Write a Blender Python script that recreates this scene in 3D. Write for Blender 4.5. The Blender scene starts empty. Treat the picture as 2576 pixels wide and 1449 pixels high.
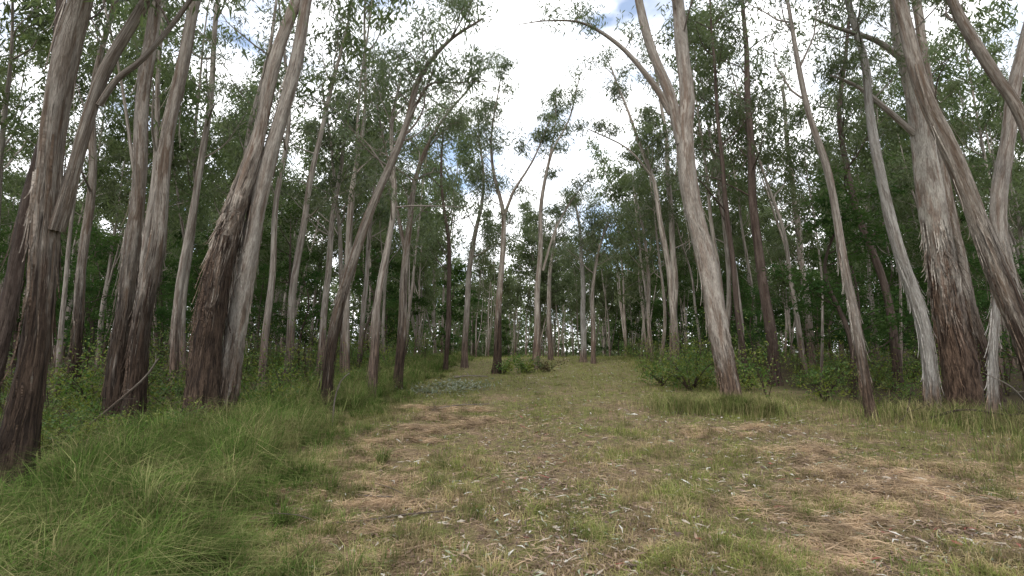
import bpy, math, numpy as np
from mathutils import Vector
rng=np.random.default_rng(11)
scene=bpy.context.scene
COL=scene.collection
EYE=1.6; PITCH=math.atan((880-724.5)/1288)

# ---------------------------------------------------------------- terrain
def ss(t):
    t=np.clip(t,0,1); return t*t*(3-2*t)
def ground_z(x,y):
    x=np.asarray(x,float); y=np.asarray(y,float)
    z=0.95*ss((y-7)/31)-2.2*ss((y-44)/60)
    z=z+0.03*np.sin(x*1.3+y*0.7)*np.sin(y*0.9-x*0.4)+0.02*np.sin(x*2.9+1)*np.sin(y*2.3)+0.012*np.sin(x*6.1+y*2)*np.sin(y*5.3-x)
    z=z+0.08*ss((-x-3.2)/2.0)*ss((30-y)/10)
    return z
def base_z(y): return float(0.95*ss((y-7)/31))

# ---------------------------------------------------------------- mesh helpers
def mk_mesh(name,V,Q,mat,attr=None,smooth=True):
    V=np.asarray(V,np.float32).reshape(-1,3); Q=np.asarray(Q,np.int32).reshape(-1,4)
    me=bpy.data.meshes.new(name)
    me.vertices.add(len(V)); me.vertices.foreach_set('co',V.ravel())
    me.loops.add(len(Q)*4); me.loops.foreach_set('vertex_index',Q.ravel())
    me.polygons.add(len(Q)); me.polygons.foreach_set('loop_start',np.arange(len(Q),dtype=np.int32)*4)
    me.update(calc_edges=True)
    me.polygons.foreach_set('use_smooth',np.full(len(Q),smooth))
    if attr is not None:
        a=me.attributes.new('bark','FLOAT_VECTOR','POINT'); a.data.foreach_set('vector',np.asarray(attr,np.float32).ravel())
    me.materials.append(mat)
    return me
def add_obj(name,me,loc=(0,0,0),parent=None):
    o=bpy.data.objects.new(name,me); COL.objects.link(o)
    if parent is not None: o.parent=parent
    o.location=loc
    return o
class Buf:
    def __init__(s): s.V=[];s.Q=[];s.A=[];s.n=0
    def add(s,V,Q,A):
        s.V.append(V);s.Q.append(Q+s.n);s.A.append(A);s.n+=len(V)
    def cat(s): return np.concatenate(s.V),np.concatenate(s.Q),np.concatenate(s.A)
def resample(P,R,step):
    P=np.asarray(P,float);R=np.asarray(R,float)
    n=len(P)
    Pe=np.vstack([2*P[0]-P[1],P,2*P[-1]-P[-2]]); oP=[];oR=[]
    for i in range(n-1):
        p0,p1,p2,p3=Pe[i:i+4]; L=np.linalg.norm(p2-p1); m=max(2,int(L/step))
        t=np.arange(m)/m; t=t[:,None]
        oP.append(.5*((2*p1)+(-p0+p2)*t+(2*p0-5*p1+4*p2-p3)*t*t+(-p0+3*p1-3*p2+p3)*t**3))
        oR.append(R[i]+(R[i+1]-R[i])*t[:,0])
    oP.append(P[-1:]);oR.append(R[-1:])
    return np.vstack(oP),np.concatenate(oR)
def tube(buf,P,R,sides=8,s0=0.0,rough=0.0,step=0.4,flare=0.0):
    P,R=resample(P,R,step)
    n=len(P)
    if rough>0 and n>6:   # small natural kinks in the stem
        ss_=np.arange(n)*step; a,b=rng.uniform(0,6.28,2); am=min(.03,R.mean()*.25)
        fade=np.minimum(1,ss_/1.0)
        P=P+np.stack([am*np.sin(ss_*1.7+a)*fade,am*np.sin(ss_*1.1+b)*fade,0*ss_],-1)
    T=np.gradient(P,axis=0); T/=np.linalg.norm(T,axis=1)[:,None]+1e-9
    ref=np.array([0.13,1.0,0.05]) if abs(T[0][1])<0.8 else np.array([1.0,0.1,0.1])
    N=ref-T*(T@ref)[:,None]; N/=np.linalg.norm(N,axis=1)[:,None]; B=np.cross(T,N)
    s=s0+np.concatenate([[0],np.cumsum(np.linalg.norm(np.diff(P,axis=0),axis=1))])
    th=np.arange(sides)*2*math.pi/sides
    ph=rng.uniform(0,6.28,6)
    rr=np.ones((n,sides))
    if rough>0:
        S=s[:,None];H=th[None,:]
        rr+=rough*(0.5*np.cos(2*H+ph[0]+S*0.35)+0.35*np.cos(3*H+ph[1]-S*0.5)+0.3*np.cos(5*H+ph[2]+S*.3)+0.5*np.sin(S*1.7+ph[3])*np.cos(H+ph[4])+.35*np.sin(S*2.9+ph[5]))
        rr+=rough*0.7*rng.normal(0,1,(n,sides))*np.exp(-s[:,None]/3)
        rr+=rough*0.13*rng.normal(0,1,(n,sides))
    if flare>0:
        rr*=1+flare*np.exp(-s[:,None]/0.35)*(1+0.35*np.cos(4*th[None,:]+ph[5]))
    rad=R[:,None]*rr
    V=P[:,None,:]+rad[:,:,None]*(np.cos(th)[None,:,None]*N[:,None,:]+np.sin(th)[None,:,None]*B[:,None,:])
    A=np.stack([np.broadcast_to(np.cos(th)*0.3,(n,sides)),np.broadcast_to(np.sin(th)*0.3,(n,sides)),np.broadcast_to(s[:,None],(n,sides))],-1)
    i=np.arange(n-1)[:,None]*sides;j=np.arange(sides)[None,:];k=(j+1)%sides
    Q=np.stack([i+j,i+k,i+sides+k,i+sides+j],-1).reshape(-1,4)
    buf.add(V.reshape(-1,3),Q,A.reshape(-1,3))
    return P,R,s
def leaves(C,rad,per,L,W,droop=0.6,flat=0.8):
    """leaf-sized lozenges scattered round each twig end"""
    C=np.asarray(C,float); n=len(C)*per
    c=np.repeat(C,per,0); r=np.repeat(np.asarray(rad,float),per)
    off=rng.normal(0,0.5,(n,3))*r[:,None]; off[:,2]*=flat
    p=c+off
    d=rng.normal(0,1,(n,3)); d/=np.linalg.norm(d,axis=1)[:,None]; d[:,2]=d[:,2]*(1-droop)-droop; d/=np.linalg.norm(d,axis=1)[:,None]
    q=rng.normal(0,1,(n,3)); w=np.cross(d,q); w/=np.linalg.norm(w,axis=1)[:,None]+1e-9
    nn=np.cross(d,w)
    l=(L*rng.uniform(.6,1.35,n))[:,None]; ww=(W*rng.uniform(.6,1.3,n))[:,None]
    V=np.stack([p,p+d*l*.42+w*ww*.5+nn*l*.06,p+d*l,p+d*l*.42-w*ww*.5+nn*l*.06],1).reshape(-1,3)
    return V,np.arange(n*4).reshape(-1,4)

# ---------------------------------------------------------------- materials
def newmat(name):
    m=bpy.data.materials.new(name); m.use_nodes=True; nt=m.node_tree; nt.nodes.clear(); return m,nt
def nd(nt,t,**kw):
    n=nt.nodes.new(t)
    for k,v in kw.items(): setattr(n,k,v)
    return n
def noise(nt,vec,scale,detail=4,rough=.55,mul=None):
    if mul is not None:
        m=nd(nt,'ShaderNodeVectorMath',operation='MULTIPLY'); nt.links.new(vec,m.inputs[0]); m.inputs[1].default_value=mul; vec=m.outputs[0]
    n=nd(nt,'ShaderNodeTexNoise'); n.inputs['Scale'].default_value=scale; n.inputs['Detail'].default_value=detail; n.inputs['Roughness'].default_value=rough
    nt.links.new(vec,n.inputs['Vector']); return n.outputs['Fac']
def mrange(nt,val,a,b,c=0,d=1):
    n=nd(nt,'ShaderNodeMapRange'); nt.links.new(val,n.inputs[0])
    for i,v in zip((1,2,3,4),(a,b,c,d)): n.inputs[i].default_value=v
    return n.outputs[0]
def mix(nt,f,a,b,blend='MIX'):
    n=nd(nt,'ShaderNodeMix',data_type='RGBA',blend_type=blend)
    if isinstance(f,(int,float)): n.inputs[0].default_value=f
    else: nt.links.new(f,n.inputs[0])
    for i,c in ((6,a),(7,b)):
        if isinstance(c,tuple): n.inputs[i].default_value=(*c,1)
        else: nt.links.new(c,n.inputs[i])
    return n.outputs[2]
def math_(nt,op,a,b):
    n=nd(nt,'ShaderNodeMath',operation=op)
    for i,c in ((0,a),(1,b)):
        if isinstance(c,(int,float)): n.inputs[i].default_value=c
        else: nt.links.new(c,n.inputs[i])
    return n.outputs[0]

def bark_mat(name,pale,brown,dark,rough_top,patch=(.42,.6),cheap=False):
    m,nt=newmat(name)
    at=nd(nt,'ShaderNodeAttribute',attribute_name='bark'); v=at.outputs['Vector']
    oi=nd(nt,'ShaderNodeObjectInfo')
    ad=nd(nt,'ShaderNodeVectorMath',operation='ADD'); cm=nd(nt,'ShaderNodeCombineXYZ')
    nt.links.new(math_(nt,'MULTIPLY',oi.outputs['Random'],37.0),cm.inputs[0]); nt.links.new(v,ad.inputs[0]); nt.links.new(cm.outputs[0],ad.inputs[1]); vv=ad.outputs[0]
    sp=nd(nt,'ShaderNodeSeparateXYZ'); nt.links.new(v,sp.inputs[0])
    big=noise(nt,vv,1,4,.7,(4.5,4.5,.65)); streak=noise(nt,vv,1,4,.72,(14,14,1.8)); blot=noise(nt,vv,1,3,.65,(5,5,1.6))
    c=mix(nt,mrange(nt,big,*patch),pale,brown)
    c=mix(nt,mrange(nt,streak,.50,.66,0,.5),c,tuple(x*.5 for x in brown))
    c=mix(nt,mrange(nt,blot,.53,.60,0,.75),c,tuple(min(1,x*1.3) for x in pale))
    c=mix(nt,mrange(nt,blot,.36,.44,.6,0),c,tuple(x*.6 for x in brown))
    hz=math_(nt,'ADD',sp.outputs[2],math_(nt,'MULTIPLY',math_(nt,'SUBTRACT',big,.5),rough_top*3.0))
    f=mrange(nt,hz,rough_top*.5,rough_top*.95,1,0)
    dk=mix(nt,mrange(nt,streak,.42,.60),dark,tuple(x*y for x,y in zip(dark,(3.8,3.9,3.8))))
    c=mix(nt,f,c,dk)
    bs=nd(nt,'ShaderNodeBsdfPrincipled'); bs.inputs['Roughness'].default_value=.8; bs.inputs['Specular IOR Level'].default_value=.2
    if not cheap:
        fine=noise(nt,vv,1,2,.7,(60,60,9))
        c=mix(nt,mrange(nt,fine,.45,.62,.0,.4),c,(.03,.02,.015))
        h=math_(nt,'ADD',math_(nt,'MULTIPLY',streak,mrange(nt,f,0,1,.4,2.6)),math_(nt,'MULTIPLY',fine,.4))
        bp=nd(nt,'ShaderNodeBump'); bp.inputs['Strength'].default_value=.9; bp.inputs['Distance'].default_value=.08
        nt.links.new(h,bp.inputs['Height']); nt.links.new(bp.outputs[0],bs.inputs['Normal'])
    nt.links.new(c,bs.inputs['Base Color'])
    o=nd(nt,'ShaderNodeOutputMaterial'); nt.links.new(bs.outputs[0],o.inputs[0]); return m
def leaf_mat(name,c1,c2,c3,trans=.35,patch=.9,glossy=True):
    m,nt=newmat(name)
    g=nd(nt,'ShaderNodeNewGeometry'); tc=nd(nt,'ShaderNodeTexCoord')
    pn=noise(nt,tc.outputs['Object'],patch,0)
    c=mix(nt,g.outputs['Random Per Island'],c1,c2)
    c=mix(nt,mrange(nt,pn,.42,.66,0,.75),c,c3)
    oi=nd(nt,'ShaderNodeObjectInfo')
    hs=nd(nt,'ShaderNodeHueSaturation'); nt.links.new(c,hs.inputs['Color'])
    nt.links.new(mrange(nt,oi.outputs['Random'],0,1,.72,1.25),hs.inputs['Value']); nt.links.new(mrange(nt,oi.outputs['Random'],0,1,.485,.51),hs.inputs['Hue'])
    if glossy:
        bs=nd(nt,'ShaderNodeBsdfPrincipled'); bs.inputs['Roughness'].default_value=.45; bs.inputs['Specular IOR Level'].default_value=.4
        nt.links.new(hs.outputs[0],bs.inputs['Base Color'])
    else:
        bs=nd(nt,'ShaderNodeBsdfDiffuse'); nt.links.new(hs.outputs[0],bs.inputs['Color'])
    tr=nd(nt,'ShaderNodeBsdfTranslucent'); nt.links.new(mix(nt,1.0,hs.outputs[0],(1.4,1.55,.85),'MULTIPLY'),tr.inputs['Color'])
    ms=nd(nt,'ShaderNodeMixShader'); ms.inputs[0].default_value=trans
    nt.links.new(bs.outputs[0],ms.inputs[1]); nt.links.new(tr.outputs[0],ms.inputs[2])
    o=nd(nt,'ShaderNodeOutputMaterial'); nt.links.new(ms.outputs[0],o.inputs[0]); return m

BK_L=bark_mat('brown_gum_bark',(.345,.305,.26),(.185,.13,.093),(.034,.022,.016),3.2,(.42,.60))
BK_S=bark_mat('shaggy_dark_bark',(.38,.335,.285),(.215,.15,.11),(.034,.022,.016),5.2,(.46,.60))
BK_R=bark_mat('pale_gum_bark',(.385,.345,.30),(.25,.185,.143),(.075,.05,.037),1.8,(.46,.62))
BK_RS=bark_mat('shaggy_red_bark',(.42,.385,.335),(.265,.185,.14),(.056,.036,.026),4.4,(.5,.64))
BK_W=bark_mat('white_gum_bark',(.42,.395,.36),(.28,.235,.195),(.12,.085,.065),1.0,(.5,.7))
BK_D=bark_mat('dark_gum_bark',(.14,.105,.085),(.09,.06,.048),(.04,.026,.02),2.0)
BK_F=bark_mat('forest_gum_bark',(.325,.29,.25),(.185,.143,.115),(.055,.038,.03),2.8,(.44,.60),True)
LF_G=leaf_mat('gum_leaves',(.072,.096,.05),(.11,.135,.077),(.155,.175,.115),.42)
LF_F=leaf_mat('forest_leaves',(.073,.097,.05),(.112,.136,.077),(.155,.174,.113),.43,.6,False)
LF_W=leaf_mat('wattle_leaves',(.028,.06,.021),(.05,.09,.03),(.08,.125,.043),.33,.8,False)
LF_S=leaf_mat('shrub_leaves',(.05,.10,.025),(.095,.155,.036),(.22,.215,.045),.42,2.0)
LF_B=leaf_mat('dead_leaves',(.11,.07,.03),(.07,.06,.025),(.07,.10,.03),.2,3)
LF_GREY=leaf_mat('dry_grey_leaves',(.17,.185,.125),(.11,.135,.075),(.26,.27,.205),.1,3)

def ground_tex(nt,vec):
    """shared patchwork of green growth (1) and straw (0)"""
    a=noise(nt,vec,.55,3,.6); b=noise(nt,vec,3.2,2,.6)
    s=math_(nt,'ADD',math_(nt,'MULTIPLY',a,.55),math_(nt,'MULTIPLY',b,.45))
    sp=nd(nt,'ShaderNodeSeparateXYZ'); nt.links.new(vec,sp.inputs[0])
    far=mrange(nt,sp.outputs[1],8,26,0,.16)
    return mrange(nt,math_(nt,'ADD',s,far),.42,.58)
def ground_mat():
    m,nt=newmat('forest_floor_and_grass'); tc=nd(nt,'ShaderNodeTexCoord'); v=tc.outputs['Object']
    gf=ground_tex(nt,v)
    fine=noise(nt,v,38,4,.75); mid=noise(nt,v,7,4,.7)
    straw=mix(nt,mrange(nt,fine,.3,.7),(.11,.073,.045),(.40,.30,.185))
    green=mix(nt,mrange(nt,fine,.3,.7),(.075,.08,.028),(.27,.265,.095))
    c=mix(nt,gf,straw,green)
    c=mix(nt,mrange(nt,mid,.46,.60,0,.85),c,mix(nt,mrange(nt,fine,.3,.7),(.045,.03,.022),(.26,.18,.13)))
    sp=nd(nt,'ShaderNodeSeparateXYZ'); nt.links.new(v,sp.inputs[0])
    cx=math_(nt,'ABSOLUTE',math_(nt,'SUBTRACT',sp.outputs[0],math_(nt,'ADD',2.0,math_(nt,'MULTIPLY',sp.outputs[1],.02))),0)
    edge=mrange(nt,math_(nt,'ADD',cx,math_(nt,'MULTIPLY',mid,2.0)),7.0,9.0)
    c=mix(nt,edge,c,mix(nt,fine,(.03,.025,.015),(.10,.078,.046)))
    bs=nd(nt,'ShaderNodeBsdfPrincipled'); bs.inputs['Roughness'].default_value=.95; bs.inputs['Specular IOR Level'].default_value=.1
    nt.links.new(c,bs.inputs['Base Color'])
    bp=nd(nt,'ShaderNodeBump'); bp.inputs['Strength'].default_value=.9; bp.inputs['Distance'].default_value=.05
    nt.links.new(fine,bp.inputs['Height']); nt.links.new(bp.outputs[0],bs.inputs['Normal'])
    o=nd(nt,'ShaderNodeOutputMaterial'); nt.links.new(bs.outputs[0],o.inputs[0]); return m
def blade_mat(name,g1,g2,s1,s2,bias=0.0,patchy=True):
    m,nt=newmat(name); tc=nd(nt,'ShaderNodeTexCoord'); g=nd(nt,'ShaderNodeNewGeometry'); r=g.outputs['Random Per Island']
    if patchy: f=ground_tex(nt,tc.outputs['Object'])
    else: f=noise(nt,tc.outputs['Object'],1.3,1)
    f=mrange(nt,math_(nt,'ADD',math_(nt,'ADD',math_(nt,'MULTIPLY',f,.75),math_(nt,'MULTIPLY',r,.5)),bias),.35,.8)
    r2=math_(nt,'FRACT',math_(nt,'MULTIPLY',r,13.7),0)
    c=mix(nt,f,mix(nt,r2,s1,s2),mix(nt,r2,g1,g2))
    vn=mrange(nt,noise(nt,tc.outputs['Object'],3.1,1),.35,.65,.58,1.3); vc=nd(nt,'ShaderNodeCombineXYZ')
    for k in range(3): nt.links.new(vn,vc.inputs[k])
    c=mix(nt,1.0,c,vc.outputs[0],'MULTIPLY')
    bs=nd(nt,'ShaderNodeBsdfDiffuse'); nt.links.new(c,bs.inputs['Color'])
    tr=nd(nt,'ShaderNodeBsdfTranslucent'); nt.links.new(c,tr.inputs['Color'])
    ms=nd(nt,'ShaderNodeMixShader'); ms.inputs[0].default_value=.3
    nt.links.new(bs.outputs[0],ms.inputs[1]); nt.links.new(tr.outputs[0],ms.inputs[2])
    o=nd(nt,'ShaderNodeOutputMaterial'); nt.links.new(ms.outputs[0],o.inputs[0]); return m
GR_T=blade_mat('track_grass',(.15,.18,.048),(.265,.285,.088),(.34,.26,.14),(.49,.385,.23),-.01)
GR_V=blade_mat('verge_grass',(.058,.12,.024),(.13,.205,.045),(.28,.25,.11),(.44,.36,.20),.06,False)
GR_R=blade_mat('dry_verge_grass',(.09,.14,.035),(.185,.225,.065),(.30,.25,.12),(.44,.36,.20),.0,False)
GR_S=blade_mat('straw',(.28,.22,.12),(.38,.30,.17),(.34,.24,.15),(.56,.42,.285),-.3,False)
def litter_mat():
    m,nt=newmat('fallen_leaves'); g=nd(nt,'ShaderNodeNewGeometry'); rp=nd(nt,'ShaderNodeValToRGB'); cr=rp.color_ramp; cr.interpolation='CONSTANT'
    cols=[(0,(.15,.095,.065)),(.25,(.28,.20,.14)),(.5,(.09,.058,.04)),(.70,(.36,.31,.25)),(.84,(.22,.25,.17)),(.92,(.22,.07,.05)),(.955,(.50,.48,.43))]
    cr.elements[0].color=(*cols[0][1],1); cr.elements[1].position=cols[1][0]; cr.elements[1].color=(*cols[1][1],1)
    for p,c in cols[2:]:
        e=cr.elements.new(p); e.color=(*c,1)
    nt.links.new(g.outputs['Random Per Island'],rp.inputs[0])
    bs=nd(nt,'ShaderNodeBsdfPrincipled'); bs.inputs['Roughness'].default_value=.7; nt.links.new(rp.outputs[0],bs.inputs['Base Color'])
    o=nd(nt,'ShaderNodeOutputMaterial'); nt.links.new(bs.outputs[0],o.inputs[0]); return m
LIT=litter_mat()

# ---------------------------------------------------------------- ground
def axis(lo,hi,c,fine,grow):
    a=[c];s=fine
    while a[-1]<hi: a.append(a[-1]+s); s*=grow
    b=[c];s=fine
    while b[-1]>lo: b.append(b[-1]-s); s*=grow
    return np.array(sorted(set(b+a)))
gx=axis(-420,420,0.5,.09,1.025); gy=axis(-120,620,5,.09,1.02)
X,Y=np.meshgrid(gx,gy); Z=ground_z(X,Y)+rng.normal(0,.010,X.shape)
V=np.stack([X,Y,Z],-1).reshape(-1,3); nx=len(gx)
i=(np.arange(len(gy)-1)[:,None]*nx+np.arange(nx-1)[None,:]).ravel()
gobj=add_obj('ground',mk_mesh('ground',V,np.stack([i,i+1,i+nx+1,i+nx],-1),ground_mat()))
gobj['kind']='structure'; gobj['label']='gently rising grassy forest clearing floor'; gobj['category']='ground'

# ---------------------------------------------------------------- tree growing
def strips(buf,P,R,s,lo,hi,n,Lr=(.3,.9),wr=(.005,.014),bend=.05):
    """long hanging ribbons of peeling bark that follow the stem"""
    for _ in range(n):
        h=rng.uniform(lo,hi); k=int(np.argmin(abs(s-h)))
        L=min(rng.uniform(*Lr),h-.1)
        if k<2 or L<.1: continue
        w=rng.uniform(*wr); a=rng.uniform(0,6.28)
        q=np.linspace(0,1,6); hs=h-q*L
        cen=np.stack([np.interp(hs,s,P[:,c]) for c in range(3)],-1); rad=np.interp(hs,s,R)
        aa=a+q*rng.normal(0,.12)+.05*np.sin(q*6+a); d=np.stack([np.cos(aa),np.sin(aa),0*q],-1); t=np.stack([-np.sin(aa),np.cos(aa),0*q],-1)
        cen=cen+d*(rad*1.04+.004+q**3*rng.uniform(.0,bend))[:,None]
        ww=w*(1-q*.8)*(.6+.4*np.sin(q*3+.3))
        V=np.stack([cen+t*ww[:,None],cen-t*ww[:,None]+d*.010],1).reshape(-1,3)
        j=np.arange(5)*2; Q=np.stack([j,j+1,j+3,j+2],-1)
        A=np.stack([np.repeat(np.cos(aa)*.3,2)+.05,np.repeat(np.sin(aa)*.3,2),np.repeat(hs,2)],-1); buf.add(V,Q,A)
def limbs(buf,P,R,s,z0,n,Lm,cl,spread=.8,sub=4,up=.75,keep=1.0):
    z0=min(z0,P[0][2]+(P[:,2].max()-P[0][2])*.75)
    idx=np.where(P[:,2]>=z0)[0]
    for m in range(n):
        k=int(idx[int(len(idx)*((m+rng.uniform(0,.9))/n)**.85*.999)]); fr=float(np.clip((P[k][2]-z0)/(P[:,2].max()-z0+.01),0,1))
        a=rng.uniform(0,6.28); d=np.array([math.cos(a)*spread,math.sin(a)*spread,up*rng.uniform(.4,1.3)])
        d/=np.linalg.norm(d); L=Lm*rng.uniform(.6,1.25)*(1-.5*fr)
        r0=min(R[k]*.6,.008+L*.010); pts=[P[k]];dd=d.copy()
        for q in range(5):
            dd=dd+rng.normal(0,.20,3)+np.array([0,0,.12 if q<3 else -.12]); dd/=np.linalg.norm(dd); pts.append(pts[-1]+dd*L/5)
        lp,lr,ls=tube(buf,pts,np.linspace(r0,.006,6),5,s[k]+1,0,.5)
        for b in range(sub):
            t=.35+.65*(b+rng.uniform(0,1))/sub; kk=min(len(lp)-1,int(t*(len(lp)-1)))
            a=rng.uniform(0,6.28); d2=np.array([math.cos(a)*.9,math.sin(a)*.9,rng.uniform(-.2,.9)])+dd*.5; d2/=np.linalg.norm(d2)
            L2=L*rng.uniform(.22,.45); p2=lp[kk]+d2*L2*.5; p3=lp[kk]+d2*L2+np.array([0,0,-.08*L2])
            tube(buf,[lp[kk],p2,p3],[max(.006,lr[kk]*.6),.006,.003],3,4,0,.6)
            if rng.random()<.6*keep: cl.append(p2+rng.normal(0,.12,3))
            cl.append(p3)
            if rng.random()<.4*keep: cl.append(p3+rng.normal(0,.3,3))
        cl.append(pts[-1])
def leaf_mesh(name,cl,per,L,W,mat,rad=(.25,.55),droop=.6,flat=.8,zmin=.3):
    cl=np.array(cl); cl=cl[cl[:,2]>zmin]
    V,Q=leaves(cl,rng.uniform(*rad,len(cl)),per,L,W,droop,flat)
    return mk_mesh(name,V,Q,mat,smooth=False)
def tree_root(loc,label,group,cat='tree',name='gum_tree',rz=0,sc=1):
    e=bpy.data.objects.new(name,None); COL.objects.link(e); e.empty_display_size=.5; e.location=loc; e.rotation_euler=(0,0,rz); e.scale=(sc,sc,sc)
    e['label']=label; e['category']=cat; e['group']=group
    return e

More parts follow.
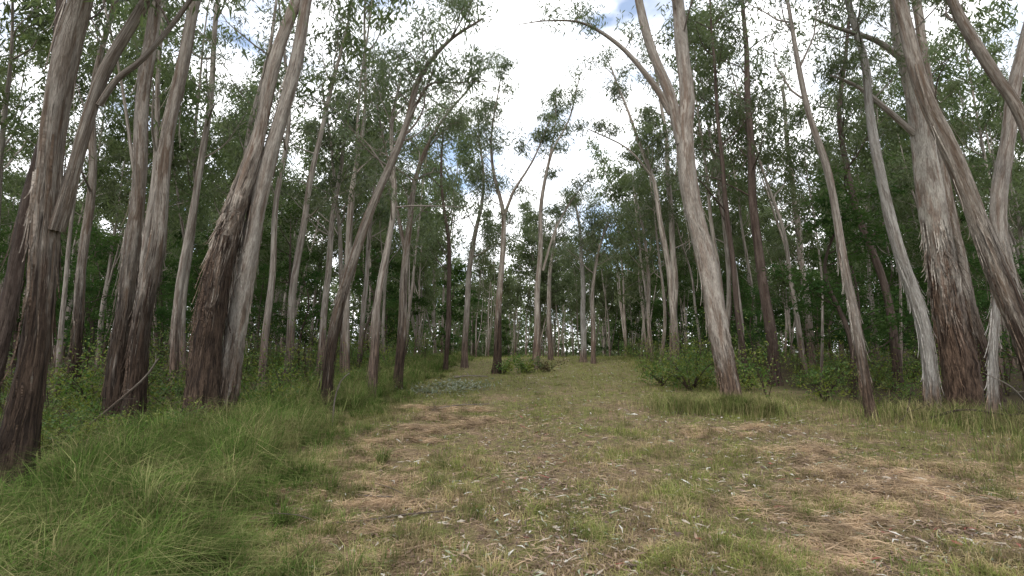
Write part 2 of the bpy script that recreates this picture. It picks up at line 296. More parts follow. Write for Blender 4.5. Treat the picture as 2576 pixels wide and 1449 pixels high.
# surveyed stems: sightings (across, down, apparent width) turned into metres at the stem's own distance
def survey(u,v,w,D):
    b=(724.5-v)/1288; c=math.cos(PITCH)-b*math.sin(PITCH); k=(math.sin(PITCH)+b*math.cos(PITCH))/c
    x=D*(u-1288)/1288/c
    return x, EYE+D*k, w/2/1288*D/c*D/math.hypot(x,D)*.90
def dist_for(v):
    D=3.0
    while D<48:
        if survey(0,v,1,D)[1]<=base_z(D): return D
        D+=.05
    return 48
T=[ # (bark, height, first-limb z, limbs, limb length, label, stems)
(BK_L,13,6.0,8,2.4,'thick brown gum tree forked low, standing in long grass',[[(20,1275,128),(60,1050,104),(95,800,88),(140,450,78),(190,150,74),(235,-30,66)],[(150,600,50),(195,460,44),(230,350,42),(285,200,36),(400,0,30)],[(262,290,22),(310,225,20),(380,170,18),(480,50,14),(530,-40,12)]]),
(BK_D,12,6.5,8,2.4,'brown gum tree with bare trunk in thick undergrowth',[[(-60,1120,60),(10,800,55),(60,560,45),(110,300,36),(150,0,30)]]),
(BK_L,15,8.0,8,2.4,'straight brown gum tree beside a paler twin trunk',[[(285,1085,72),(292,900,58),(318,700,50),(340,500,46),(352,250,42),(375,0,38)]]),
(BK_L,15,8.5,8,2.4,'pale-topped gum tree leaning close to a brown one',[[(325,1090,66),(358,850,54),(402,600,44),(430,350,38),(482,100,32),(520,-30,30)]]),
(BK_S,15,9.0,8,2.4,'gum tree with dark shaggy bark peeling halfway up',[[(500,1095,96),(525,800,84),(588,520,66),(640,330,42),(690,130,38),(735,-30,34)]]),
(BK_R,15,9.0,8,2.4,'smooth pinkish grey gum tree leaning over the track',[[(545,1085,70),(595,850,60),(636,600,50),(705,350,42),(752,150,36),(792,-30,32)]]),
(BK_L,0,6.0,14,2.2,'slender gum tree leaning strongly toward the clearing',[[(820,1045,34),(835,850,30),(910,600,26),(948,490,23),(1022,320,18),(1056,200,14),(1125,110,9),(1215,50,5)],[(1030,300,9),(1080,218,6),(1150,212,4),(1240,208,2)]]),
(BK_F,0,5.0,14,2.4,'slender gum tree with pale patch on its trunk',[[(935,1010,24),(945,800,22),(975,620,18),(990,480,15),(985,300,10),(1010,180,5)]]),
(BK_L,0,5.0,16,2.7,'dark slender gum tree with spreading upper branches',[[(1000,990,27),(1010,800,24),(1020,620,19),(1040,450,14),(1100,300,9),(1180,200,4)],[(1018,640,13),(990,500,10),(960,350,7),(930,200,4)]]),
(BK_F,0,5.5,14,2.6,'slender gum tree at the edge of the woods',[[(720,975,24),(745,700,20),(770,560,18),(800,400,15),(850,200,10),(880,80,6)]]),
(BK_F,0,5.0,13,2.6,'slender gum tree at the edge of the woods',[[(800,960,22),(820,700,18),(830,560,16),(850,400,12),(870,250,8)]]),
(BK_F,0,5.5,13,2.6,'slender gum tree at the edge of the woods',[[(862,955,16),(858,760,14),(850,600,12),(830,400,9),(800,200,6)]]),
(BK_F,0,5.5,13,2.8,'slender gum tree at the edge of the woods',[[(655,985,24),(680,700,19),(690,500,16),(720,300,12),(700,100,8)]]),
(BK_F,0,5.0,13,2.6,'thin gum tree with narrow grey trunk',[[(900,945,15),(915,760,13),(925,600,11),(940,420,8),(960,300,5)]]),
(BK_F,0,5.0,15,2.8,'thin gum tree with narrow grey trunk',[[(1168,925,18),(1175,750,16),(1190,600,13),(1215,480,9),(1200,280,4)]]),
(BK_D,0,4.5,14,2.8,'thin dark gum tree beside the clearing',[[(1120,935,14),(1130,760,13),(1128,600,10),(1110,450,7),(1120,300,4)]]),
(BK_L,0,6.0,15,2.1,'gum tree forked halfway on the grassy crest',[[(1248,940,26),(1252,850,22),(1258,700,17),(1268,545,13),(1240,430,9),(1238,300,5),(1260,180,3)],[(1266,550,10),(1290,480,8),(1340,400,5),(1385,290,3)]]),
(BK_F,0,8.0,9,1.6,'graceful slender gum tree standing beside a dead shrub',[[(1348,928,22),(1352,750,16),(1360,600,13),(1365,480,10),(1390,380,7),(1430,300,5),(1460,190,3)],[(1366,680,7),(1400,570,6),(1440,500,4),(1480,450,3)],[(1366,470,6),(1395,330,4),(1400,230,3)]]),
(BK_F,0,5.0,11,2.4,'grey gum tree beyond the grassy crest',[[(1385,905,14),(1380,750,12),(1388,650,9),(1400,560,5)]]),
(BK_W,0,5.5,14,2.6,'white-barked gum tree beyond the grassy crest',[[(1467,912,17),(1468,750,14),(1462,600,10),(1450,500,5)]]),
(BK_F,0,5.0,12,2.5,'grey gum tree beyond the grassy crest',[[(1493,915,13),(1490,760,11),(1500,650,8),(1530,560,4)]]),
(BK_R,15,9.5,10,2.6,'large pale gum tree forked high, long arching limb',[[(1842,1030,62),(1830,950,56),(1795,750,54),(1752,550,50),(1722,340,46),(1729,230,40),(1720,100,38),(1700,-40,34)],[(1716,360,34),(1688,250,32),(1642,120,28),(1600,-40,24)],[(1690,285,20),(1645,210,17),(1565,115,12),(1470,55,7),(1380,48,4),(1305,58,2)]]),
(BK_F,0,7.5,13,2.4,'slender gum tree leaning over low shrubs',[[(1702,935,22),(1692,750,18),(1655,500,14),(1638,430,12),(1590,300,8),(1540,160,4)],[(1640,440,8),(1580,370,5),(1480,320,3)]]),
(BK_F,0,6.0,14,2.4,'slender gum tree rising from low shrubs',[[(1688,930,20),(1700,700,18),(1690,480,15),(1680,300,10),(1650,120,6)]]),
(BK_D,0,6.0,16,2.8,'straight dark-barked tree at the wood edge',[[(1950,970,38),(1935,800,32),(1907,600,26),(1893,400,22),(1890,250,18),(1880,60,13)]]),
(BK_D,0,5.0,14,2.6,'thin dark-barked tree at the wood edge',[[(1882,970,20),(1860,800,17),(1835,560,15),(1812,300,11),(1800,100,7)]]),
(BK_R,0,7.0,13,2.4,'slim pinkish gum tree leaning toward the clearing',[[(2195,1055,32),(2165,920,29),(2125,700,26),(2075,450,23),(2025,300,18),(1988,150,14),(1965,20,10)]]),
(BK_W,15,8.5,10,2.4,'smooth pale curving gum tree at the clearing edge',[[(2350,1045,44),(2318,800,40),(2245,550,34),(2198,300,28),(2180,150,24),(2140,-30,20)]]),
(BK_RS,16,9.0,12,2.8,'massive pale gum tree with shaggy bark peeling off',[[(2425,1040,104),(2390,800,92),(2345,560,82),(2302,300,68),(2262,100,62),(2240,-40,58)],[(2290,340,22),(2200,262,16),(2140,220,11),(2075,195,5)],[(2262,160,22),(2190,110,16),(2090,78,10),(2030,55,5)]]),
(BK_W,0,3.2,0,.8,'short bleached dead stem among dry sticks',[[(2493,1068,30),(2500,850,24),(2505,720,20),(2500,620,12),(2470,540,5)]]),
(BK_L,14,8.5,8,2.6,'thick gum tree arching over the clearing edge',[[(2650,1120,88),(2585,850,76),(2500,600,64),(2405,350,54),(2345,200,48),(2285,-40,42)]]),
(BK_L,14,8.5,10,2.6,'brown gum tree behind an arching neighbour',[[(2500,1010,50),(2440,750,46),(2400,500,42),(2372,300,36),(2350,100,32),(2330,-40,28)]]),
(BK_R,14,8.0,9,2.4,'smooth gum tree with an S-shaped trunk',[[(2650,1070,60),(2560,760,54),(2528,500,50),(2560,300,46),(2610,80,40)]]),
(BK_L,13,8.0,8,2.4,'thick gum tree bending in over the track',[[(2760,1090,56),(2700,600,50),(2600,300,44),(2530,170,42),(2460,30,38),(2420,-60,34)]]),
(BK_F,0,5.5,15,2.8,'grey gum tree inside the dense wood',[[(2045,925,24),(2035,780,21),(2015,560,18),(2000,400,14),(1985,200,10)]]),
(BK_D,0,5.0,15,2.8,'dark gum tree inside the dense wood',[[(2260,985,30),(2240,750,24),(2160,500,20),(2130,300,16),(2150,100,12)]]),
(BK_F,0,4.5,12,2.5,'thin gum tree beside the clearing',[[(1640,915,13),(1632,780,11),(1630,650,9),(1600,480,5)]]),
(BK_L,0,5.5,13,2.8,'dark gum tree inside the dense wood',[[(180,1020,34),(200,750,30),(230,450,24),(240,200,20),(300,-30,16)]]),
(BK_F,0,6.0,13,2.8,'grey gum tree inside the dense wood',[[(440,1000,28),(445,800,24),(500,500,20),(540,250,16),(560,20,12)]]),
(BK_F,0,6.0,13,2.6,'grey gum tree inside the dense wood',[[(590,990,24),(610,700,20),(620,400,15),(680,150,11),(700,20,8)]]),
]
placed=[]
for mat,hgt,z0,nl,Lm,label,stems in T:
    D=dist_for(stems[0][0][1]); buf=Buf(); cl=[]
    bx,bz,_=survey(*stems[0][0],D); gz=float(ground_z(bx,D))
    lean=rng.uniform(-.03,.05)
    near=D<16
    for si,st in enumerate(stems):
        P=[];R=[]
        for u,v,w in st:
            x,z,r=survey(u,v,w,D); P.append([x-bx,lean*max(0,z-bz),z-bz]); R.append(r)
        P=np.array(P);R=np.array(R)
        if si==0: P[0][2]=-.12
        top=P[-1][2]
        if st[-1][1]<110 and nl>0 and R[-1]>.025:     # carries on upward beyond what the photo shows
            tgt=max(hgt,top+3.5)+rng.uniform(0,1.5) if si==0 else top+rng.uniform(2.2,3.5)
            d=P[-1]-P[-2]; d/=np.linalg.norm(d); h=tgt-top
            e1=P[-1]+d*h*.5; e1[2]=top+h*.5; e2=e1+(d*.6+np.array([0,0,.4])+rng.normal(0,.1,3))*h*.5
            P=np.vstack([P,e1,e2]); R=np.concatenate([R,[R[-1]*.6,.015]])
        p,r,s=tube(buf,P,R,(22 if near else 9) if si==0 else 9,0 if si==0 else max(0,P[0][2]),.10 if near else .05,.12 if near else .5,.35 if si==0 else 0)
        if nl>0:
            if si==0: limbs(buf,p,r,s,z0,nl,Lm,cl)
            elif P[-1][2]>5: limbs(buf,p,r,s,P[0][2]+(P[:,2].max()-P[0][2])*.5,max(4,nl//3),Lm*.5,cl)
        if near and si==0:
            strips(buf,p,r,s,.8,4.2 if D<12.5 else 3,70,bend=.08)
            if 'shaggy' in label:
                strips(buf,p,r,s,2.4,5.0,120,(.4,1.3),(.006,.02),.14); strips(buf,p,r,s,3.8,4.8,60,(.2,.6),(.010,.028),.22)
            elif r[0]>.15: strips(buf,p,r,s,3,8,18,(.3,1.4),(.004,.014),.14)
    root=tree_root((bx,D,gz),label,'gum trees along the clearing')
    V,Q,A=buf.cat(); add_obj('trunk',mk_mesh('trunk',V,Q,mat,A),parent=root)
    if cl:
        big=D>17
        add_obj('crown',leaf_mesh('crown',cl,25 if not big else 22,.17 if not big else .24,.036 if not big else .055,LF_G,(.25,.5),.7),parent=root)
    placed.append((bx,D))

# ---------------------------------------------------------------- forest varieties
def gum_variety(h,lean,far=False):
    buf=Buf();cl=[]
    n=6; zz=np.linspace(0,1,n)*h; wob=np.cumsum(rng.normal(0,.03*h/n*2,(n,2)),0); wob[0]=0; wob[:,0]+=lean*zz*(.6+.4*zz/h)
    P=np.column_stack([wob,zz]); P[0][2]=-.6; R=np.interp(np.linspace(0,1,n),[0,.15,1],[.15,.12,.018])*rng.uniform(.5,1.0)*(1.1 if far else 1)
    lo=rng.uniform(.18,.34) if far else rng.uniform(.32,.5)
    p,r,s=tube(buf,P,R,6 if far else 8,0,.06,.6,.3); limbs(buf,p,r,s,h*lo,13,h*(.185 if far else .18),cl,keep=.75)
    for _ in range(rng.integers(0,4)):   # further leaders, some from the very base
        k=int(len(p)*rng.uniform(.02,.42)); a=rng.uniform(0,6.28); d=np.array([math.cos(a)*.22,math.sin(a)*.22,1]); q=[p[k]]
        for t in range(4): d=d+rng.normal(0,.06,3)-np.array([math.cos(a),math.sin(a),0])*.035; q.append(q[-1]+d*h*.16)
        p2,r2,s2=tube(buf,q,np.linspace(r[k]*.65,.012,5),6,s[k],.04,.6); limbs(buf,p2,r2,s2,max(q[2][2],h*.4),4,h*.14,cl)
    V,Q,A=buf.cat()
    cr=leaf_mesh('crown',cl,20,.38,.115,LF_F,(.45,.95),.7) if far else leaf_mesh('crown',cl,23,.27,.07,LF_F,(.26,.6),.75)
    return mk_mesh('trunk',V,Q,BK_F,A),cr
def wattle_variety(h,far=False):
    buf=Buf();cl=[]
    P=np.array([[0,0,-.4],[rng.normal(0,.1),rng.normal(0,.1),h*.3],[rng.normal(0,.3),rng.normal(0,.3),h*.65],[rng.normal(0,.4),rng.normal(0,.4),h]])
    p,r,s=tube(buf,P,[.10,.08,.05,.015],6,0,.04,.4); limbs(buf,p,r,s,h*.12,12,h*.34,cl,1.0,5,.35,.8)
    V,Q,A=buf.cat(); return mk_mesh('trunk',V,Q,BK_D,A),leaf_mesh('crown',cl,19 if far else 27,.28 if far else .18,.115 if far else .058,LF_W,(.32,.7),.25,.30)
def shrub_variety(h,ns=8,per=20,slim=.6):
    buf=Buf();cl=[]
    for _ in range(ns):
        a=rng.uniform(0,6.28);d=np.array([math.cos(a)*slim,math.sin(a)*slim,1])*rng.uniform(.5,1)
        p,r,s=tube(buf,[[0,0,-.1],d*h*.5,d*h+np.array([d[0]*.2,d[1]*.2,-.1*h])],[.014,.009,.004],4,0,0,.3)
        for t in np.linspace(.25,1,5 if ns>5 else 9): cl.append(p[int(t*(len(p)-1))]+rng.normal(0,min(.17*h,.2),3))
    V,Q,A=buf.cat(); return mk_mesh('stem',V,Q,BK_D,A),leaf_mesh('foliage',cl,per,.085,.042,LF_S,(.22*min(h,1.4),.5*min(h,1.4)),.2,.8,.05)
gums=[gum_variety(rng.uniform(13,18),l) for l in (0,.03,.1,.16,.05,.2,0,.12,.08,.02)]
fars=[gum_variety(rng.uniform(14,18),l,True) for l in (0,.05,.1,0,.03,.12,.02)]
wats=[wattle_variety(rng.uniform(5,8.5)) for _ in range(5)]
watf=[wattle_variety(rng.uniform(5,9),True) for _ in range(4)]
shrs=[shrub_variety(rng.uniform(.8,1.4),8,19) for _ in range(5)]+[shrub_variety(rng.uniform(1.8,2.8),4,12,.3) for _ in range(4)]
VL=lambda y: np.interp(y,[2,3.6,9.8,17,35,60],[-1.3,-1.85,-3.3,-3.2,-2.9,-1])
VR=lambda y: np.interp(y,[2,8,12,14,17,25,40,60],[7,9.3,9.6,7.4,6.0,6.3,8.0,8.5])
def scatter(n,ylo,yhi,test,mind,wide=1.08,power=1.0):
    out=[];tries=0
    while len(out)<n and tries<n*200:
        tries+=1; y=ylo+(yhi-ylo)*rng.random()**power; x=rng.uniform(-1,1)*(wide*y+2)
        if not test(x,y): continue
        if any((x-a)**2+(y-b)**2<mind*mind for a,b in placed): continue
        out.append((x,y)); placed.append((x,y))
    return out
def put(kind,parts,pts,label,group,cat,name,smin,smax,spin=6.28):
    for x,y in pts:
        vr=parts[rng.integers(len(parts))]; s=rng.uniform(smin,smax)
        rz=rng.uniform(0,6.28) if spin>6 else (0 if x<2 else math.pi)+rng.uniform(-spin,spin)
        e=tree_root((x,y,float(ground_z(x,y))),label,group,cat,name,rz,s)
        for nm,me in zip(kind,vr): add_obj(nm,me,parent=e)
woods=lambda m:(lambda x,y: (x<VL(y)-m or x>VR(y)+m*.6))
GA=('slender grey gum tree standing in the wood','gum trees of the surrounding wood','tree','gum_tree')
nearw=lambda x,y: (x<VL(y)-2.0 or x>VR(y)+1.2) and not (y<17 and x>0)
put(('trunk','crown'),gums,scatter(80,13,36,nearw,1.5),*GA,.75,1.15,1.0)
put(('trunk','crown'),fars,scatter(13,54,64,lambda x,y:-2<x-.06*y<9,1.8,.2),*GA,.78,.95,1.0)
put(('trunk','crown'),fars,scatter(86,36,62,woods(2.0),2.0)+scatter(60,60,88,lambda x,y:True,2.4),*GA,.85,1.15,1.0)
# trees standing beside and behind the viewer close the wood round the clearing
side=[]
for _ in range(20):
    y=rng.uniform(-16,9); sg=rng.choice([-1,1]); x=sg*(max(8.5,1.1*y+3.5)+rng.uniform(0,9)); side.append((x,y))
put(('trunk','crown'),gums,side,*GA,.8,1.2,1.0)
WA=('dark green bushy young tree under the gums','dark green understory trees','tree','understory_tree')
put(('trunk','crown'),wats,scatter(34,15,34,lambda x,y:x>VR(y)+2.6,1.3)+scatter(24,18,34,lambda x,y:x<VL(y)-4.5,1.5),*WA,.6,1.1)
put(('trunk','crown'),watf,scatter(56,34,60,woods(1.2),1.8)+scatter(36,56,80,lambda x,y:True,2),*WA,.6,1.1)
side=[]
for _ in range(8):
    y=rng.uniform(-10,8); sg=rng.choice([-1,1]); x=sg*(max(9,1.1*y+4)+rng.uniform(0,6)); side.append((x,y))
put(('trunk','crown'),wats,side,*WA,.7,1.1)
placed=[]
SA=('low leafy green shrub with yellowish leaves','shrubs of the undergrowth','shrub','shrub')
put(('stem','foliage'),shrs,scatter(125,10.4,38,lambda x,y:VL(y)-11<x<VL(y)-1.4,.5)+scatter(88,13.5,40,lambda x,y:VR(y)+.9<x<VR(y)+11,.55)+scatter(10,16,26,lambda x,y:VR(y)-.6<x<VR(y)+2,.5),*SA,.5,1.2)
put(('stem','foliage'),shrs[:5],scatter(22,7.5,11,lambda x,y:-1.0*y-1<x<VL(y)-1.6,.4),*SA,.35,.65)

# far-off wood, one mass
buf=Buf();cl=[]; NF=330; NC=32
for _ in range(NF):
    a=rng.uniform(-.95,.95); d=rng.uniform(88,135); x=d*math.sin(a)+4; y=d*math.cos(a); z=float(ground_z(x,y)); h=rng.uniform(14,21)
    dx=rng.normal(0,.8); r=rng.uniform(.12,.24)
    tube(buf,[[x,y,z-.3],[x+dx*.4,y,z+h*.5],[x+dx,y,z+h]],[r,r*.7,.03],5,0,0,3)
    q=rng.uniform(0,1,NC)**1.4
    cl.append(np.column_stack([x+dx*q+rng.normal(0,2.2,NC),y+rng.normal(0,2.0,NC),z+h*(.02+1.0*q)]))
V,Q,A=buf.cat(); V2,Q2=leaves(np.vstack(cl),rng.uniform(.9,1.8,NF*NC),15,.75,.40,.4)
me=mk_mesh('distant_wood',np.vstack([V,V2]),np.vstack([Q,Q2+len(V)]),BK_F,np.vstack([A,np.zeros_like(V2)]),smooth=False)
me.materials.append(LF_F); mi=np.zeros(len(me.polygons),np.int32); mi[len(Q):]=1; me.polygons.foreach_set('material_index',mi)
o=add_obj('distant_wood',me); o['kind']='stuff'; o['label']='far-off wood of gum trees closing the view'; o['category']='wood'

# ---------------------------------------------------------------- grass and litter
def blades(x,y,h,w,lean,az=None):
    n=len(x); z=ground_z(x,y)-.01; a=rng.uniform(0,6.28,n) if az is None else az+rng.normal(0,.8,n); b=a+rng.uniform(-1.2,1.2,n)+1.57
    d=np.column_stack([np.cos(a),np.sin(a),np.zeros(n)]); t=np.column_stack([np.cos(b),np.sin(b),np.zeros(n)])
    p0=np.column_stack([x,y,z]); L=(lean*h)[:,None]; up=np.array([0,0,1.0])
    p1=p0+d*L*.25+up*(h*.6)[:,None]; p2=p0+d*L+up*(h*np.clip(1-lean*.35,.25,1))[:,None]
    W=w[:,None]*t
    V=np.stack([p0-W*.5,p0+W*.5,p1+W*.4,p1-W*.4,p2+W*.08,p2-W*.08],1).reshape(-1,3)
    k=np.arange(n)*6; Q=np.concatenate([np.stack([k,k+1,k+2,k+3],-1),np.stack([k+3,k+2,k+4,k+5],-1)])
    return V,Q
def wedge(n,ylo,yhi,wide=1.06):
    y=np.exp(rng.uniform(math.log(ylo),math.log(yhi),n)); x=rng.uniform(-1,1,n)*(wide*y+.6); return x,y
def stuff(name,V,Q,mat,label,cat='grass'):
    o=add_obj(name,mk_mesh(name,V,Q,mat,smooth=False)); o['kind']='stuff'; o['label']=label; o['category']=cat; return o
x,y=wedge(400000,2.2,48)
m=(x>VL(y)-.6+rng.normal(0,.25,len(x)))&(x<VR(y)+1.5); x,y=x[m],y[m]; n=len(x)
pat=np.sin(x*1.9+np.sin(y*1.3)*2)*np.sin(y*1.6+np.sin(x*1.1)*2)
pa2=np.sin(x*5.3+np.sin(y*4.1)*2)*np.sin(y*4.7+np.sin(x*3.7)*2)
sc=1+y/22
keep=rng.random(n)<.45+.35*pat+.28*pa2; x,y,sc,pat,pa2=x[keep],y[keep],sc[keep],pat[keep],pa2[keep]; n=len(x)
V,Q=blades(x,y,rng.uniform(.02,.08,n)*(.9+.8*np.clip(pat,0,1)+.8*np.clip(pa2,0,1))*sc,rng.uniform(.003,.007,n)*sc,rng.uniform(.1,1.6,n))
stuff('short_grass',V,Q,GR_T,'short mixed green and straw-coloured grass on the track')
# tall verge grass grows in arching tussocks
NT=3900
ty=np.exp(rng.uniform(math.log(2.0),math.log(38),NT)); back=np.where(rng.random(NT)<.78,rng.uniform(0,3.0,NT),rng.uniform(2.5,8,NT)); tx=VL(ty)+.28*np.sin(ty*2.1)+.2*np.sin(ty*5.3)+rng.normal(.05,.28,NT)-back
m=(tx>-1.15*ty-.8)&((tx+5.6)**2+(ty-5.3)**2>.8)&(rng.random(NT)<.6+.4*np.sin(tx*2.7+ty)*np.sin(ty*2.2-tx)+.2); tx,ty,back=tx[m],ty[m],back[m]; NT=len(tx)
cnt=rng.integers(20,115,NT); ti=np.repeat(np.arange(NT),cnt); n=len(ti)
rr=rng.uniform(.03,.11,NT)[ti]*(1+ty[ti]/25); a=rng.uniform(0,6.28,n); q=np.sqrt(rng.random(n))
x=tx[ti]+np.cos(a)*rr*q; y=ty[ti]+np.sin(a)*rr*q
th_=(.16+.72*rng.random(NT)**1.8)*np.clip((VL(ty)-tx)/.6,.4,1)*np.clip(1.5-back/4,.4,1)*np.interp(ty,[2.5,6,12,30],[.75,1,1.1,.9])
V,Q=blades(x,y,th_[ti]*rng.uniform(.5,1.25,n),rng.uniform(.003,.007,n)*(1+y/22),rng.uniform(.1,1.1,n)+1.1*q*rng.random(n),a)
stuff('tall_grass',V,Q,GR_V,'long lush green grass along the track edge')
cx=[];cy=[]
for (bx,by),nn,sp in [((5.3,12.4),4200,.42),((4.6,13.0),3200,.5),((5.8,12.5),1300,.4),((9.3,11.6),1500,.9),((10.5,10.3),2500,1.2),((8.9,7.4),1500,1.0)]:
    cx.append(bx+rng.normal(0,sp,nn)); cy.append(by+rng.normal(0,sp*.7,nn))
n0=sum(len(c) for c in cx)
y2=rng.uniform(12,42,15000); cx.append(VR(y2)+rng.normal(.7,.7,15000)); cy.append(y2)
n1=sum(len(c) for c in cx)
for _ in range(150):   # ragged tussocks over the track
    ty=math.exp(rng.uniform(math.log(3.0),math.log(22))); tx=rng.uniform(float(VL(ty)),min(float(VR(ty)),ty*1.05)); nn=rng.integers(50,170); sp=rng.uniform(.05,.16)*(1+ty/15)
    cx.append(tx+rng.normal(0,sp,nn)); cy.append(ty+rng.normal(0,sp,nn))
for _ in range(80):   # spill from the left verge
    ty=math.exp(rng.uniform(math.log(3.0),math.log(20))); tx=float(VL(ty))+abs(rng.normal(0,.45)); nn=rng.integers(60,160); sp=rng.uniform(.05,.14)*(1+ty/15)
    cx.append(tx+rng.normal(0,sp,nn)); cy.append(ty+rng.normal(0,sp,nn))
x=np.concatenate(cx);y=np.concatenate(cy);n=len(x); hs=np.full(n,1.45); hs[n0:n1]=.6; hs[n1:]=.45
V,Q=blades(x,y,rng.uniform(.12,.42,n)*hs,rng.uniform(.004,.009,n)*(1+y/25)*(.5+.5*np.minimum(hs,1)),rng.uniform(.1,1.2,n))
stuff('tufted_grass',V,Q,GR_R,'tufts of longer grass round the tree bases')
px=[];py=[];ph=[]
clumps=[(3.0,5.2,.9),(3.9,5.6,.9),(1.9,3.6,.45),(2.3,4.1,.3),(-1.0,11.5,.9),(-1.9,9.2,.7),(-2.5,8.0,.7),(-2.0,5.6,.6),(4.2,10.2,.7),(5.0,8.2,.8),(-1.5,4.0,.5),(6.5,6.6,.9),(5.2,5.0,.7),(-2.2,13,.8),(-1.9,6.8,.7),(-1.7,10.4,.6),(4.4,6.9,.7),(2.6,4.4,.5),(-1.7,4.8,.5)]
for cx_,cy_,r in clumps:
    for _ in range(11):
        ox,oy,q=cx_+rng.normal(0,r*.7),cy_+rng.normal(0,r*.45),rng.uniform(.2,1.1)
        nn=int(560*r*q); px.append(ox+rng.normal(0,r*.30*q,nn)); py.append(oy+rng.normal(0,r*.19*q,nn)); ph.append(rng.random(nn)**2*.10*min(r,1)*q)
x,y=wedge(34000,2.2,35); m=(x>VL(y)-.3)&(x<VR(y)); px.append(x[m]);py.append(y[m]);ph.append(rng.uniform(0,.02,m.sum()))
x=np.concatenate(px);y=np.concatenate(py);hh=np.concatenate(ph);n=len(x)
def lying(x,y,hh,L,W,tilt,curl):
    n=len(x); a=rng.uniform(0,6.28,n); dz=rng.normal(0,tilt,n); d=np.column_stack([np.cos(a),np.sin(a),dz]); t=np.column_stack([-np.sin(a),np.cos(a),rng.normal(0,.5,n)])
    p=np.column_stack([x,y,ground_z(x,y)+.012+hh]); l=L[:,None];w=W[:,None]; b=np.column_stack([-np.sin(a),np.cos(a),np.zeros(n)])*(rng.normal(0,curl,n)*L)[:,None]
    V=np.stack([p-d*l*.5-t*w*.15,p-d*l*.5+t*w*.15,p+b+t*w*.5+[0,0,.006],p+b-t*w*.5+[0,0,.006],p+d*l*.5+t*w*.1,p+d*l*.5-t*w*.1],1).reshape(-1,3)
    k=np.arange(n)*6; return V,np.concatenate([np.stack([k,k+1,k+2,k+3],-1),np.stack([k+3,k+2,k+4,k+5],-1)])
V,Q=lying(x,y,hh,rng.uniform(.06,.24,n)*(1+y/40),rng.uniform(.002,.005,n)*(1+y/15),.15,.12)
stuff('dry_straw',V,Q,GR_S,'loose dry straw raked into low heaps','straw')
x,y=wedge(60000,2.2,40); m=(x>VL(y)-.2)&(x<VR(y)+2); x,y=x[m],y[m]
g=rng.random(len(x))<.3+.65*(np.exp(-((x-.3-.03*y)/.8)**2)+np.exp(-((x-4.5)/1.5)**2)); x,y=x[g],y[g]; n=len(x)
V,Q=lying(x,y,rng.uniform(0,.03,n),rng.uniform(.03,.12,n)*(1+y/40),rng.uniform(.006,.018,n)*(1+y/30),.2,.18)
stuff('leaf_litter',V,Q,LIT,'scattered pale and brown fallen gum leaves','leaf litter')

# ---------------------------------------------------------------- fallen wood and small plants
def stick(pts,r0,r1,label,name='fallen_branch',mat=BK_L,twigs=0):
    P=np.array(pts,float); b=P[0].copy(); gz=float(ground_z(b[0],b[1])); buf=Buf()
    P[:,2]+=ground_z(P[:,0],P[:,1])
    loc=np.array([b[0],b[1],gz]); p,r,s=tube(buf,P-loc,np.linspace(r0,r1,len(P)),7,6,.12,.12)
    for _ in range(twigs):
        k=rng.integers(1,len(p)-1); d=rng.normal(0,1,3); d[2]=abs(d[2])*.5; d/=np.linalg.norm(d); L=rng.uniform(.15,.5)
        tube(buf,[p[k],p[k]+d*L*.5,p[k]+d*L+rng.normal(0,.04,3)],[r[k]*.6,.005,.003],4,6,0,.1)
    V,Q,A=buf.cat(); o=add_obj(name,mk_mesh(name,V,Q,mat,A),loc); o['label']=label; o['category']='branch'; o['group']='fallen wood on the clearing'; return o
stick([(-2.0,13.0,.03),(-1.5,13.4,.07),(-.6,14.0,.04)],.022,.01,'thin brown fallen branch lying on the grass',twigs=3)
stick([(-1.9,5.0,.02),(-1.4,5.0,.04),(-.9,5.2,.03),(-.55,5.22,.04)],.013,.006,'thin brown stick lying across dry grass',twigs=2)
stick([(-2.0,5.9,.02),(-1.5,5.75,.04),(-1.0,5.8,.03)],.012,.006,'curved thin stick lying on the grass',twigs=2)
stick([(3.9,12.6,.03),(4.4,12.8,.06),(4.9,12.9,.03)],.025,.012,'short fallen branch lying on the grass',twigs=2)
stick([(-2.4,21.5,.06),(-1.8,21.62,.10),(-1.0,21.5,.05)],.035,.02,'thin grey fallen log at the grass edge','fallen_log',BK_L,twigs=3)
stick([(-7.9,9.6,.0),(-7.3,9.5,.45),(-6.6,9.3,.95),(-6.3,9.2,1.3)],.03,.012,'bare dead branch propped in the undergrowth',twigs=4)
stick([(-3.6,10.5,.05),(-3.55,10.45,.6),(-3.4,10.3,.95),(-3.2,10.2,1.1)],.02,.01,'short crooked dead stick standing in grass',twigs=1)
stick([(10.7,10.9,.1),(10.6,10.7,.35),(10.1,10.5,.8),(9.5,10.4,1.1)],.025,.010,'grey dead limb slanting up from dry scrub',mat=BK_R,twigs=5)
stick([(8.8,11.2,.05),(9.5,11.0,.3),(10.4,10.8,.25),(11.2,10.6,.6)],.03,.012,'tangled dead branch beneath gum trees',mat=BK_D,twigs=9)
stick([(7.9,10.8,.03),(8.3,11.0,.25),(8.6,11.2,.75)],.015,.006,'thin dead sapling stem beside the wood',mat=BK_D,twigs=3)
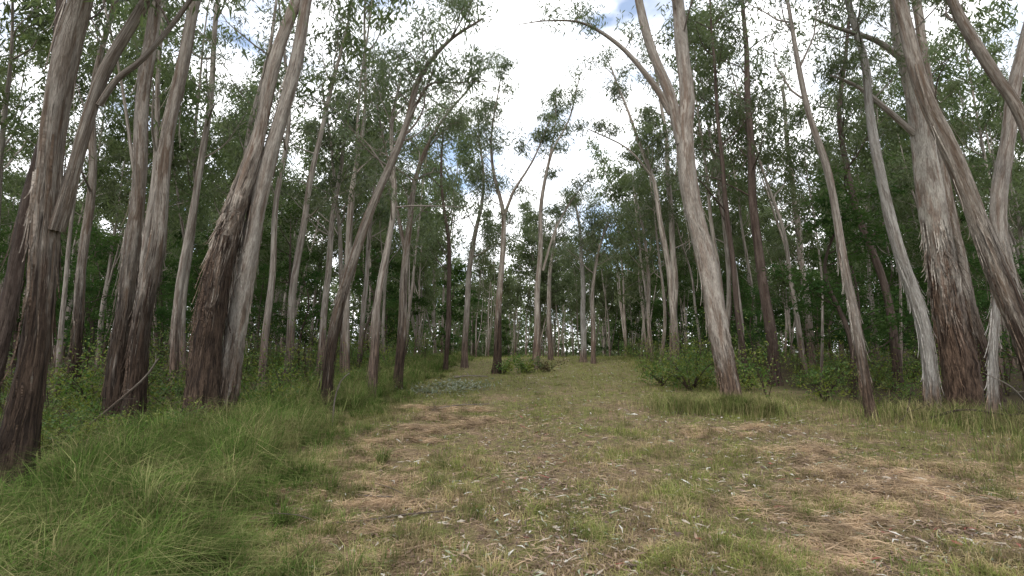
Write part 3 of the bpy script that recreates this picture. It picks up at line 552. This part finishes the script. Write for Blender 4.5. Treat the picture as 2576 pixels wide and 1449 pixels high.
def bush(loc,h,n,per,L,W,mat,label,name,rad,stem=BK_D,droop=.2,spread=.6):
    x,y=loc; e=tree_root((x,y,float(ground_z(x,y))),label,'small plants of the clearing','plant',name); buf=Buf();cl=[]
    for _ in range(n):
        a=rng.uniform(0,6.28); d=np.array([math.cos(a)*spread,math.sin(a)*spread,rng.uniform(.4,1)])*h*rng.uniform(.4,1)
        p,r,s=tube(buf,[[0,0,0],d*.5+np.array([0,0,.1*h]),d],[.02*h+.004,.01*h+.003,.003],5,0,0,.1)
        for t in (.5,.75,1): cl.append(p[int(t*(len(p)-1))]+np.array([0,0,.06 if h<.2 else 0]))
    V,Q,A=buf.cat(); add_obj('stem',mk_mesh('stem',V,Q,stem,A),parent=e); add_obj('foliage',leaf_mesh('foliage',cl,per,L,W,mat,rad,droop,.8 if h>.2 else .3,-.5),parent=e)
bush((1.75,24.5),.7,9,20,.10,.06,LF_B,'low shrub with withered brown leaves','dead_shrub',(.2,.35),spread=1.2)
bush((-.35,23.5),.9,8,18,.12,.06,LF_S,'small green shrub beside a gum tree base','shrub',(.2,.35))
bush((.6,24.0),.9,9,20,.12,.06,LF_S,'low green shrub beside a gum tree base','shrub',(.2,.35))
bush((-4.15,5.2),.5,4,5,.11,.08,LF_S,'bright green sapling growing beside a gum trunk','sapling',(.08,.15),spread=.3)
bush((5.9,17.2),1.5,12,24,.10,.05,LF_S,'leafy green shrub at the foot of gum trees','shrub',(.3,.55),spread=.7)
bush((5.3,18.4),1.1,10,24,.10,.05,LF_S,'leafy green shrub at the foot of gum trees','shrub',(.3,.55),spread=.7)
bush((-2.2,16.6),.14,14,9,.14,.035,LF_GREY,'heap of cut branches with dry grey leaves','fallen_leafy_branch',(.3,.6),spread=9)
bush((-1.5,18.0),.14,14,9,.14,.035,LF_GREY,'heap of cut branches with dry grey leaves','fallen_leafy_branch',(.3,.6),spread=9)

# ---------------------------------------------------------------- sky, sun, camera
w=bpy.data.worlds.new('World'); scene.world=w; w.use_nodes=True; nt=w.node_tree; nt.nodes.clear()
EL,AZ=math.radians(52),math.radians(200)
sky=nd(nt,'ShaderNodeTexSky',sky_type='NISHITA'); sky.sun_disc=False; sky.sun_elevation=EL; sky.sun_rotation=AZ
tc=nd(nt,'ShaderNodeTexCoord'); mp=nd(nt,'ShaderNodeMapping'); mp.inputs['Scale'].default_value=(1,1,1.8); mp.inputs['Location'].default_value=(1.3,.4,.2)
nt.links.new(tc.outputs['Generated'],mp.inputs[0])
cf=noise(nt,mp.outputs[0],3.6,5,.55)
cloud=mix(nt,mrange(nt,noise(nt,mp.outputs[0],5,4),.35,.6),(9.3,9.8,10.6),(20,20,20))
c=mix(nt,mrange(nt,cf,.37,.52),mix(nt,1.0,mix(nt,1.0,sky.outputs[0],(1.8,1.8,1.8),'MULTIPLY'),(2.0,2.1,2.2),'ADD'),cloud)
bg=nd(nt,'ShaderNodeBackground'); bg.inputs[1].default_value=.12; nt.links.new(c,bg.inputs[0])
o=nd(nt,'ShaderNodeOutputWorld'); nt.links.new(bg.outputs[0],o.inputs[0])
sl=bpy.data.lights.new('sun','SUN'); sl.energy=2.2; sl.angle=math.radians(14); sl.color=(1,.96,.9)
so=bpy.data.objects.new('sun',sl); COL.objects.link(so)
sd=Vector((math.sin(AZ)*math.cos(EL),math.cos(AZ)*math.cos(EL),math.sin(EL))); so.rotation_euler=sd.to_track_quat('Z','Y').to_euler(); so.location=(0,0,30)
cd=bpy.data.cameras.new('camera'); cd.sensor_width=36; cd.lens=18; cd.clip_end=2000; cd.clip_start=.05
co=bpy.data.objects.new('camera',cd); COL.objects.link(co); co.location=(0,0,EYE); co.rotation_euler=(math.radians(90)+PITCH,0,0); scene.camera=co
scene.view_settings.view_transform='Standard'; scene.view_settings.look='None'; scene.view_settings.exposure=0
